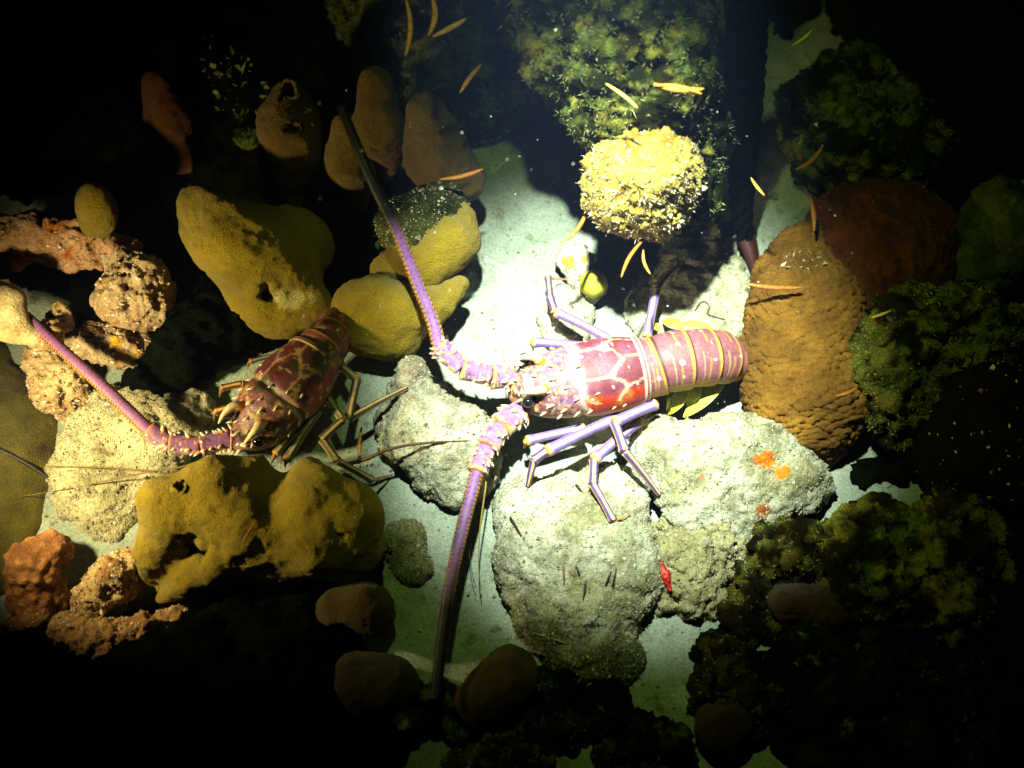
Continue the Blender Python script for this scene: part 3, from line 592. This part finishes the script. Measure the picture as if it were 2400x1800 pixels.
    C = C*tint
    o = mk('body', V, F, 'shell', root, C); BV.append(BVHTree.FromPolygons([tuple(x) for x in V], F))
    return c, wd, hg, T, s, v, sc, L
def limb(root, pts, rpx, dark=1.0, base=LEGP, tips=True, claw=True):
    """a walking leg: list of joint points in space; each segment is its own piece"""
    par = root; first = None
    for n_, (a, b) in enumerate(zip(pts[:-1], pts[1:])):
        r = rpx[n_]*.000417; last = claw and n_ == len(pts)-2
        t = np.linspace(0, 1, 26); bow = np.sin(t*np.pi)*np.linalg.norm(b-a)*.03
        c = a+(b-a)*t[:, None]; c[:, 2] += bow
        prof = 1.0+.05*np.cos(t*np.pi*2)+.16*np.exp(-((t-.95)/.05)**2)+.10*np.exp(-((t-.03)/.04)**2)
        if last: prof = np.linspace(.9, .22, 26)
        if not claw and n_ == len(pts)-2: prof = np.linspace(1.05, .6, 26)
        V, F, tt, aa = sweep(c, r*prof, r*prof*.9, 20)
        st = np.cos(aa*4+.6)
        C = np.where((st > .62)[:, None], CREAM*1.1, base)
        e = np.clip((np.abs(tt-.5)-.42)*14, 0, 1)[:, None]; C = C*(1-e)+(GOLD*1.0+ORAN*.15)*e
        if n_ > 0: C = np.where((st > -.15)[:, None], CREAM*.55+GOLD*.6, base*.45) if not last else np.tile(np.array([.42, .20, .05]), (len(V), 1))
        C = C*dark
        nm = 'leg' if n_ == 0 else ('claw' if last else 'leg_segment')
        o = mk(nm, V, F, 'shell', par, C)
        if n_ == 0: first = o; par = o
    return first
def antenna(root, ped, rped, fl, rfl, tint=1.0, nsp=7, shade_from=1.0):
    base = None
    for n_, (a, b) in enumerate(zip(ped[:-1], ped[1:])):
        r0, r1 = rped[n_]*.000417, rped[n_+1]*.000417; t = np.linspace(0, 1, 24); c = a+(b-a)*t[:, None]
        rr = (r0+(r1-r0)*t)*(.82+.25*t)*(1+.06*np.exp(-((t-.93)/.07)**2)); rr[0] *= .9; rr[-1] *= .85
        V, F, tt, aa = sweep(c, rr, rr*.85, 24)
        f = fbm(V*150, 5)[:, None]; C = PURP*1.15*(1+.3*f); e = np.clip((tt-.80+f[:, 0]*.25)*5, 0, 1)[:, None]; C = C*(1-e)+(ORAN*.6+CREAM*.3)*e
        m = np.clip((np.abs(np.cos(aa))-.72)*5, 0, 1)[:, None]*np.clip(f*2+.6, 0, 1); C = C*(1-m)+CREAM*m
        for sd_, th_, cl_ in ((3, .24, np.array([.05, .025, .02])), (4, .25, ORAN), (5, .22, CREAM*1.2)):
            m = np.clip((th_-cell(V*190, sd_))*11, 0, 1)[:, None]; C = C*(1-m)+cl_*m
        o = mk('antenna' if n_ == 0 else 'antenna_joint', V, F, 'shell', base or root, C*tint)
        base = base or o
        T = (b-a)/np.linalg.norm(b-a); s = np.cross([0, 0, 1], T); s /= np.linalg.norm(s)
        for k in range(nsp*2):
            q = random.random(); an = random.choice([0, math.pi, .7, 2.4, random.uniform(0, math.pi)])
            d = s*math.cos(an)+np.array([0, 0, 1])*math.sin(an); rad = r0+(r1-r0)*q
            spine(base, a+(b-a)*q+d*rad*.86, d*1.0-T*-.7, rad*random.uniform(.35, .75), rad*random.uniform(.14, .26), ORAN*tint)
    c = smooth_path(fl, 260); t = np.linspace(0, 1, 260)
    r = (rfl[0]+(rfl[1]-rfl[0])*t)*.000417
    ann = 1+.012*np.sin(t*260*.9)
    V, F, tt, aa = sweep(c, r*ann, r*.8*ann, 28)
    C = np.tile(PURP*np.array([1.15, 1.0, 1.1]), (len(V), 1))
    ed = np.clip((np.abs(np.cos(aa))-.66)*10, 0, 1)[:, None]; tn = (np.sin(tt*2*np.pi*52) > -.2)[:, None]
    C = C*(1-ed)+np.where(tn, GOLD*.75, np.array([.12, .04, .02]))*ed
    dots = ((np.sin(tt*2*np.pi*36) > .82) & (np.abs(np.abs(np.cos(aa))-.42) < .13) & (np.sin(aa) > 0))[:, None]
    C = np.where(dots, np.array([.06, .02, .06]), C)
    dk = np.clip((tt-shade_from)*9, 0, 1)[:, None]; C = C*(1-dk)+np.array([.006, .003, .003])*dk  # far end painted near black for its unlit stretch
    f = mk('flagellum', V, F, 'shell', base, C*tint)
    # a fringe of short spines down both edges
    T, s, v = frames(c); fv = []; ff = []; fc = []
    for i in range(4, 250, 4):
        for sg in (1, -1):
            b = c[i]+s[i]*sg*r[i]*.85; tip = b+(s[i]*sg*.55+T[i]*.8)*r[i]*.55; k = len(fv)
            fv += [b-T[i]*r[i]*.22+v[i]*r[i]*.2, b+T[i]*r[i]*.22+v[i]*r[i]*.2, b-v[i]*r[i]*.2, tip]; ff += [[k, k+1, k+3], [k+1, k+2, k+3], [k+2, k, k+3]]
            fc += [GOLD*(.9 if t[i] < shade_from else .15)]*4
    setp(mk('edge_spines', fv, ff, 'shell', base, np.array(fc)*tint), kind='stuff')
    return base
def strand(root, name, pts, r0, r1, col, mat='needle', n=60, label=None, cat=None, group=None):
    c = smooth_path(pts, n); r = np.linspace(r0, r1, n); V, F, tt, aa = sweep(c, r, r, 7)
    return setp(mk(name, V, F, mat, root, np.tile(col, (len(V), 1))), label, cat, group)
def leaf(root, a, b, wpx, col, lift=.004, name='swimmeret'):
    t = np.linspace(0, 1, 18); c = a+(b-a)*t[:, None]; c[:, 2] += np.sin(t*np.pi)*lift
    wv = wpx*.000417*np.sin(np.clip(t*.92+.06, 0, 1)*np.pi)**.75
    V, F, tt, aa = sweep(c, np.maximum(wv, .0004), .0012, 16)
    e = np.clip((np.abs(np.cos(aa))-.9)*12, 0, 1)[:, None]; C = np.tile(col, (len(V), 1))*(1-e)+np.array([.85, .8, .5])*e
    return mk(name, V, F, 'shell', root, C)

# ---- the large lobster in the torch beam
lob = empty('spiny_lobster', P(1450, 880, 0)); setp(lob, 'large purple and maroon spiny lobster in the bright light on the pale sand', 'lobster')
ctrl = [(1196, 912, .046, 26, .010), (1222, 912, .048, 52, .019), (1265, 908, .05, 74, .026), (1320, 900, .052, 84, .031), (1400, 886, .053, 91, .034), (1460, 876, .052, 86, .033), (1502, 868, .051, 76, .030), (1530, 862, .051, 71, .028), (1560, 853, .052, 73, .030), (1620, 843, .050, 70, .029), (1675, 839, .043, 66, .026), (1708, 842, .030, 58, .021), (1722, 848, .010, 44, .012)]
c, wd, hg, T, s, v, sc, L = body(lob, ctrl, 6, [.14, .36, .56, .71, .85, 1.0], np.array([1.0, 1.0, 1.0]))
def on(u_, vg):                              # point and normal on the shell; u_ along the carapace, vg across (-1..1)
    i = int(np.searchsorted(L, u_*sc)); a = math.pi/2-vg*math.pi/2
    n = s[i]*math.cos(a)+v[i]*math.sin(a); return c[i]+s[i]*wd[i]*math.cos(a)+v[i]*hg[i]*math.sin(a), n, T[i]
def headgear(root):
    for sg in (1, -1):                       # horns over the eyes, eyes, and the rows of spines behind them
        p, n, t_ = on(.27, .30*sg); cc = [p-n*.004, p+n*.006-t_*.006, p+n*.008-t_*.016, p+n*.006-t_*.026]
        V, F, tt, aa = sweep(smooth_path(cc, 24), np.interp(np.linspace(0, 1, 24), [0, .5, 1], [.0062, .0042, .0007]), np.interp(np.linspace(0, 1, 24), [0, .5, 1], [.0055, .0036, .0007]), 12, up=(0, 1, 0))
        mk('horn', V, F, 'shell', root, np.where((tt > .25)[:, None], CREAM*1.05, ORAN))
        p, n, t_ = on(.17, .52*sg)
        u, w_ = np.meshgrid(np.linspace(0, np.pi, 12), np.linspace(0, 2*np.pi, 16, endpoint=False), indexing='ij')
        d = np.stack([np.sin(u)*np.cos(w_), np.sin(u)*np.sin(w_), np.cos(u)], -1).reshape(-1, 3)
        i = np.arange(11)[:, None]*16; j = np.arange(16)[None]; k = (j+1) % 16
        mk('eye', p+n*.004-t_*.004+d*np.array([.0058, .005, .005]), np.stack([i+j, i+16+j, i+16+k, i+k], -1).reshape(-1, 4), 'black', root)
    for u_, vg, ln in [(.34, .12, .007), (.34, -.14, .007), (.42, .3, .006), (.42, -.32, .006), (.40, 0, .005), (.3, .62, .006), (.3, -.62, .007), (.38, .72, .005), (.38, -.75, .006), (.47, .55, .005), (.47, -.55, .005), (.22, .0, .006), (.15, .18, .005), (.15, -.2, .005), (.24, .8, .005), (.24, -.82, .006), (.56, .3, .004), (.56, -.28, .004), (.52, .0, .005), (.62, .55, .004), (.62, -.5, .005), (.72, -.85, .004), (.8, -.85, .004), (.55, -.85, .005), (.46, -.88, .006), (.35, -.92, .006), (.1, .5, .005), (.1, -.55, .006), (.08, 0, .006), (.3, .35, .005), (.3, -.36, .005)]:
        p, n, t_ = on(u_, vg); spine(root, p, n*.6-t_*.9, ln*1.35, ln*.30, ORAN)
headgear(lob)
V, F, tt, aa = sweep(np.array([P(1236, 880, .070), P(1240, 908, .076), P(1237, 934, .068)]).repeat(1, 0), .0045, .0022, 10)
mk('antennular_plate', V, F, 'shell', lob, np.tile([.72, .72, .5], (len(V), 1)))
# antennae
antenna(lob, [P(1205, 884, .055), P(1150, 882, .062), P(1082, 862, .070), P(1028, 812, .078)], [30, 28, 25, 23],
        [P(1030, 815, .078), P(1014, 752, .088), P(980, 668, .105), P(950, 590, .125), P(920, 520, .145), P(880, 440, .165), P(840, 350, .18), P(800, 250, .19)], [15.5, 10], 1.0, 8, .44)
antenna(lob, [P(1222, 962, .050), P(1172, 1000, .054), P(1142, 1048, .056), P(1118, 1108, .056)], [31, 28, 25, 22],
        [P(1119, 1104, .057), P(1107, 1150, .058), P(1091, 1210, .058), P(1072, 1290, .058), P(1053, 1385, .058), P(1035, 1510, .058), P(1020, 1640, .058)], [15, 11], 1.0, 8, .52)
strand(lob, 'antennule', [P(1190, 955, .05), P(1150, 1060, .052), P(1137, 1150, .045), P(1124, 1250, .036), P(1122, 1330, .028), P(1128, 1385, .022)], .0013, .0004, [.30, .20, .03])
strand(lob, 'antennule', [P(1186, 960, .05), P(1118, 1160, .042), P(1099, 1260, .030), P(1106, 1340, .02), P(1116, 1380, .014)], .0009, .0003, [.06, .05, .03])
strand(lob, 'antennule', [P(1200, 890, .06), P(1185, 860, .065), P(1180, 820, .06)], .001, .0004, [.2, .16, .14])
# legs: hips under the shell edge, knees lifted, tips on whatever lies below
h_ = lambda x, y: hit(x, y)+np.array([0, 0, .0015])
limb(lob, [P(1436, 800, .040), P(1301, 731, .050), P(1290, 700, .045), P(1285, 652, .028), h_(1330, 658)], [11, 10, 8.5, 6])
limb(lob, [P(1385, 815, .042), P(1246, 802, .050), P(1250, 822, .02)], [11, 7], claw=True)
limb(lob, [P(1516, 790, .040), P(1538, 676, .045), P(1562, 645, .038), P(1590, 625, .030), P(1616, 598, .024)], [10.5, 10, 6, 4])
limb(lob, [P(1370, 1004, .035), P(1233, 1034, .040), P(1228, 1050, .02)], [10.5, 8])
limb(lob, [P(1450, 978, .042), P(1281, 1058, .052), P(1252, 1078, .048), h_(1237, 1140)], [12, 11, 9], claw=False)
limb(lob, [P(1500, 985, .032), P(1392, 1078, .050), P(1390, 1135, .050), h_(1437, 1222), h_(1476, 1208)], [11.5, 10, 8.5, 5])
limb(lob, [P(1536, 948, .045), P(1440, 990, .060), P(1464, 1058, .062), h_(1545, 1162)], [12, 11, 9.5], claw=False)
YL = np.array([.62, .60, .04])
for a, b, wv in (((1545, 775, .030), (1528, 762, .026), 10), ((1600, 770, .030), (1553, 752, .020), 16), ((1670, 775, .030), (1598, 758, .024), 13), ((1612, 908, .030), (1567, 972, .014), 17), ((1640, 905, .030), (1610, 950, .016), 15), ((1697, 893, .030), (1602, 978, .012), 19), ((1568, 925, .032), (1562, 962, .02), 4)):
    leaf(lob, P(*a), P(*b), wv, YL*random.uniform(.9, 1.1))

# ---- the smaller-looking lobster half hidden under the sponges, lit from the side
lob = empty('spiny_lobster', P(690, 920, 0)); setp(lob, 'dark maroon spiny lobster with cream-netted shell half hidden among mustard sponges', 'lobster')
ctrl = [(560, 1040, .048, 22, .010), (578, 1022, .050, 48, .019), (604, 994, .053, 70, .026), (632, 962, .056, 78, .031), (668, 922, .058, 84, .034), (705, 882, .058, 80, .033), (740, 840, .056, 64, .030), (752, 826, .056, 58, .028), (766, 808, .054, 54, .027), (785, 780, .048, 48, .024), (805, 755, .038, 42, .020), (820, 740, .028, 36, .016)]
c, wd, hg, T, s, v, sc, L = body(lob, ctrl, 6, [.16, .40, .62, .82, 1.0], np.array([.62, .48, .40]), 1.0)
headgear(lob)
antenna(lob, [P(585, 1030, .052), P(540, 1030, .055), P(470, 1046, .058), P(398, 1040, .060), P(350, 1010, .062)], [28, 26, 24, 23, 22],
        [P(354, 1014, .062), P(300, 962, .066), P(235, 900, .072), P(170, 842, .078), P(118, 795, .082), P(60, 740, .086)], [14.5, 12], np.array([1.0, .85, .75]), 8, 2.0)
for ln_, wv in (([P(560, 1030, .056), P(470, 1080, .05), P(370, 1103, .045), P(250, 1096, .040), P(110, 1093, .03)], .0011), ([P(375, 1102, .045), P(280, 1120, .036), P(180, 1142, .026), P(40, 1165, .016)], .0008)):
    strand(lob, 'antennule', ln_, wv, wv*.4, [.16, .10, .02])
OL = np.array([.16, .15, .10])
limb(lob, [P(610, 905, .04), P(565, 900, .050), P(520, 910, .052), P(515, 930, .03)], [8, 8, 7], .8, ORAN*.6)
limb(lob, [P(610, 935, .046), P(572, 948, .055), P(505, 965, .056), P(502, 985, .03)], [9, 9, 7], .9, ORAN*.6)
limb(lob, [P(650, 832, .04), P(585, 848, .045), P(580, 865, .02)], [6, 5], .5, OL)
limb(lob, [P(800, 860, .04), P(836, 890, .056), P(818, 982, .050), h_(955, 910)], [10, 10, 8.5], .75, OL, claw=False)
limb(lob, [P(770, 935, .042), P(803, 985, .056), P(755, 1030, .056), P(790, 1080, .05), P(872, 1126, .03), h_(920, 1114)], [9, 9, 9, 8, 5], .75, OL)
limb(lob, [P(745, 965, .042), P(672, 1078, .052), P(668, 1095, .03)], [9, 7], .6, OL)
limb(lob, [P(725, 975, .04), P(645, 1065, .05), P(636, 1085, .03)], [8, 7], .6, OL)

# ================================================================== small loose things
strand(None, 'dead_twig', [h_(806, 1101)+np.array([0, 0, .01]), P(860, 1075, .045), P(915, 1052, .050), P(1000, 1038, .050), h_(1150, 1037)+np.array([0, 0, .004])], .0024, .0005, [.10, .045, .02], label='thin brown curved twig between the two lobsters', cat='twig')
strand(None, 'dead_twig', [P(-20, 1045, .03), P(60, 1085, .02), P(150, 1145, .006)], .0032, .0012, [.02, .015, .008], label='straight dark twig lying on the olive sand by the pale rock', cat='twig')
strand(None, 'worm_thread', [h_(1628, 730), h_(1640, 712), h_(1652, 708), h_(1662, 720), h_(1658, 736), h_(1680, 745), h_(1698, 750)], .0006, .0005, [.06, .05, .03], label='fine curly dark thread on the pale slab', cat='thread')
def needle(a, b, wpx, col, label, grp=None):
    t = np.linspace(0, 1, 22); c_ = a+(b-a)*t[:, None]; nrm = np.cross(b-a, [0, .2, 1]); c_ = c_+nrm/np.linalg.norm(nrm)*(np.sin(t*np.pi)*np.linalg.norm(b-a)*random.uniform(-.11, .11))[:, None]
    r = wpx*S(a)*.62*np.maximum(np.sin(np.pi*(t*.94+.03))**.55, .1); V, F, tt, aa = sweep(c_, r, r*.7, 8)
    setp(mk('pine_needle', V, F, 'needle', None, np.tile(col, (len(V), 1))), label, 'pine needle', grp or 'pine needles fallen into the water')
NO = np.array([.75, .33, .04]); ND = np.array([.34, .13, .02]); NY = np.array([.75, .55, .10])
for x0, y0, x1, y1, z, wv, cl, lab in (
    (950, -6, 950, 132, .30, 9, NO, 'long straight orange needle adrift above the reef mound, on its own'),
    (1012, -8, 1004, 84, .30, 11, NO, 'bright orange needle meeting a slanting one end to end'),
    (1014, 86, 1092, 44, .30, 11, NO, 'slanting orange needle touching the tip of an upright one'),
    (1078, 218, 1128, 150, .22, 9, NO*.8, 'curved orange needle drifting over the dark green turf'),
    (1420, 196, 1494, 252, .29, 7, NY, 'short gold needle drifting in front of the mossy post'),
    (1532, 196, 1650, 208, .28, 13, NO, 'thick pair-like orange needle crossing the mossy post'),
    (1532, 200, 1645, 220, .283, 9, NO*.8, 'thinner orange needle lying against the thick one on the post'),
    (1858, 106, 1905, 68, .22, 6, NY, 'small yellow needle adrift in the black water beyond the rope'),
    (1760, 416, 1792, 458, .16, 7, NY, 'pale gold needle drifting over the bare sand beside the rope'),
    (1866, 398, 1928, 342, .10, 10, ND*1.4, 'brown needle slanting in front of the mossy rock'),
    (1898, 460, 1908, 542, .08, 10, ND, 'dull brown needle hanging below the mossy rock'),
    (1744, 664, 1880, 674, .09, 10, ND, 'long brown needle lying across the top of the barrel sponge'),
    (2042, 745, 2088, 728, .14, 6, NY, 'bright yellow needle drifting over the barrel sponge'),
    (1510, 560, 1456, 650, .15, 8, ND, 'brown needle dangling under the yellow coral head'),
    (1508, 585, 1524, 642, .16, 6, NO, 'bright orange needle hanging under the yellow coral head'),
    (1376, 490, 1316, 570, .14, 9, ND*1.2, 'dim brown needle drifting over the sand left of the coral head'),
    (1030, 420, 1132, 396, .13, 10, ND, 'rusty needle lying on the broad brown sponge lobe'),
    (845, 362, 856, 376, .12, 5, NO, 'tiny orange needle scrap on the narrow brown lobe'),
    (848, 1000, 845, 1068, .02, 7, NO*.5, 'ochre needle lying on the sand beside the leg of the netted lobster'),
    (568, 1272, 600, 1220, .13, 5, ND*1.2, 'fine tan needle on the huge mustard sponge'),
    (1960, 928, 2010, 908, .10, 7, ND, 'brown needle leaning from the green clump to the barrel sponge')):
    needle(P(x0, y0, z), P(x1, y1, z), wv, cl, lab)
for x0, y0, x1, y1, lab in ((1372, 1372, 1366, 1408, 'short black bristle on the boulder near two upright ones'), (1350, 1330, 1358, 1350, 'tiny bristle above the short black one'), (1420, 1372, 1432, 1340, 'thin upright bristle on the boulder'), (1436, 1375, 1444, 1335, 'bold upright black bristle on the boulder'), (1320, 1330, 1322, 1370, 'rust-brown bristle on the boulder'), (1196, 1215, 1222, 1258, 'dark slanting bristle at the boulder rim'), (1350, 1138, 1362, 1152, 'short bristle near the bent leg tip'), (1250, 1485, 1330, 1510, 'pale straw needle on the dark side of the boulder'), (1375, 1610, 1386, 1602, 'tiny orange scrap low on the boulder')):
    a, b = h_(x0, y0), h_(x1, y1); pale = 'straw' in lab or 'orange' in lab
    strand(None, 'bristle', [a, (a+b)/2+np.array([0, 0, .002]), b], .0011, .0006, [.35, .30, .05] if pale else ([.18, .06, .02] if 'rust' in lab else [.02, .018, .015]), n=14, label=lab, cat='bristle', group='bristles lying on the boulder')
ha, hb_ = hit(1552, 1325), hit(1568, 1372)
lump('red_sponge', [[(1550, 1322, ha[2]+.001, 9), (1558, 1350, (ha[2]+hb_[2])/2+.001, 11), (1570, 1382, hb_[2]+.001, 6)]], 'needle', 'small bright red sponge in the crack right of the boulder', 'sponge', h=.0009, k=.002, disp=(('fbm', .003, 120),), base=(.34, .012, .006))
# shell and coral grit scattered on the sand
cs = []; 
for _ in range(5200):
    x, y = random.uniform(-.55, .6), random.uniform(-.45, .55); cs.append((x, y, 0))
cs = np.array(cs); cs[:, 2] = fbm(np.stack([cs[:, 0], cs[:, 1], cs[:, 0]*0], 1)*9, 2, 4)*.005-.0015
Qd = np.stack([np.arange(len(cs))]*4, 1); gr = crumbs(None, cs, Qd, np.tile([0, 0, 1.0], (len(cs), 1)), 5200, .0009, [(.25, .24, .12), (.5, .48, .4), (.14, .13, .06)], 'sand_grit')
setp(gr, 'scattered dark and pale grit lying on the sand', 'grit')

# specks hanging in the water in the beam
ms = np.array([P(random.uniform(700, 2000), random.uniform(0, 1500), random.uniform(.08, .36)) for _ in range(420)])
mo = crumbs(None, ms, np.stack([np.arange(len(ms))]*4, 1), np.tile([0, 0, 1.0], (len(ms), 1)), 420, .00038, [(.7, .75, .6), (.6, .6, .4)], 'marine_snow')
setp(mo, 'tiny pale specks suspended in the water of the beam', 'specks')

# the water itself: a thin even veil round camera, torches and reef
hb = np.array([[x, y, z] for x in (-7, 7) for y in (-7, 7) for z in (-1.05, 1.25)], float)
hz = mk('haze', hb, [[0, 1, 3, 2], [4, 6, 7, 5], [0, 4, 5, 1], [2, 3, 7, 6], [0, 2, 6, 4], [1, 5, 7, 3]], 'sand', None, None, False, (0, 0, 0))
hm = bpy.data.materials.new('water_veil'); hm.use_nodes = True; ht = hm.node_tree; ht.nodes.clear()
ho = ht.nodes.new('ShaderNodeOutputMaterial'); hv = ht.nodes.new('ShaderNodeVolumePrincipled')
hv.inputs['Color'].default_value = (.30, .42, .95, 1); hv.inputs['Density'].default_value = .03; hv.inputs['Anisotropy'].default_value = 0.0
ht.links.new(hv.outputs[0], ho.inputs['Volume']); hz.data.materials.clear(); hz.data.materials.append(hm)
setp(hz, kind='stuff')
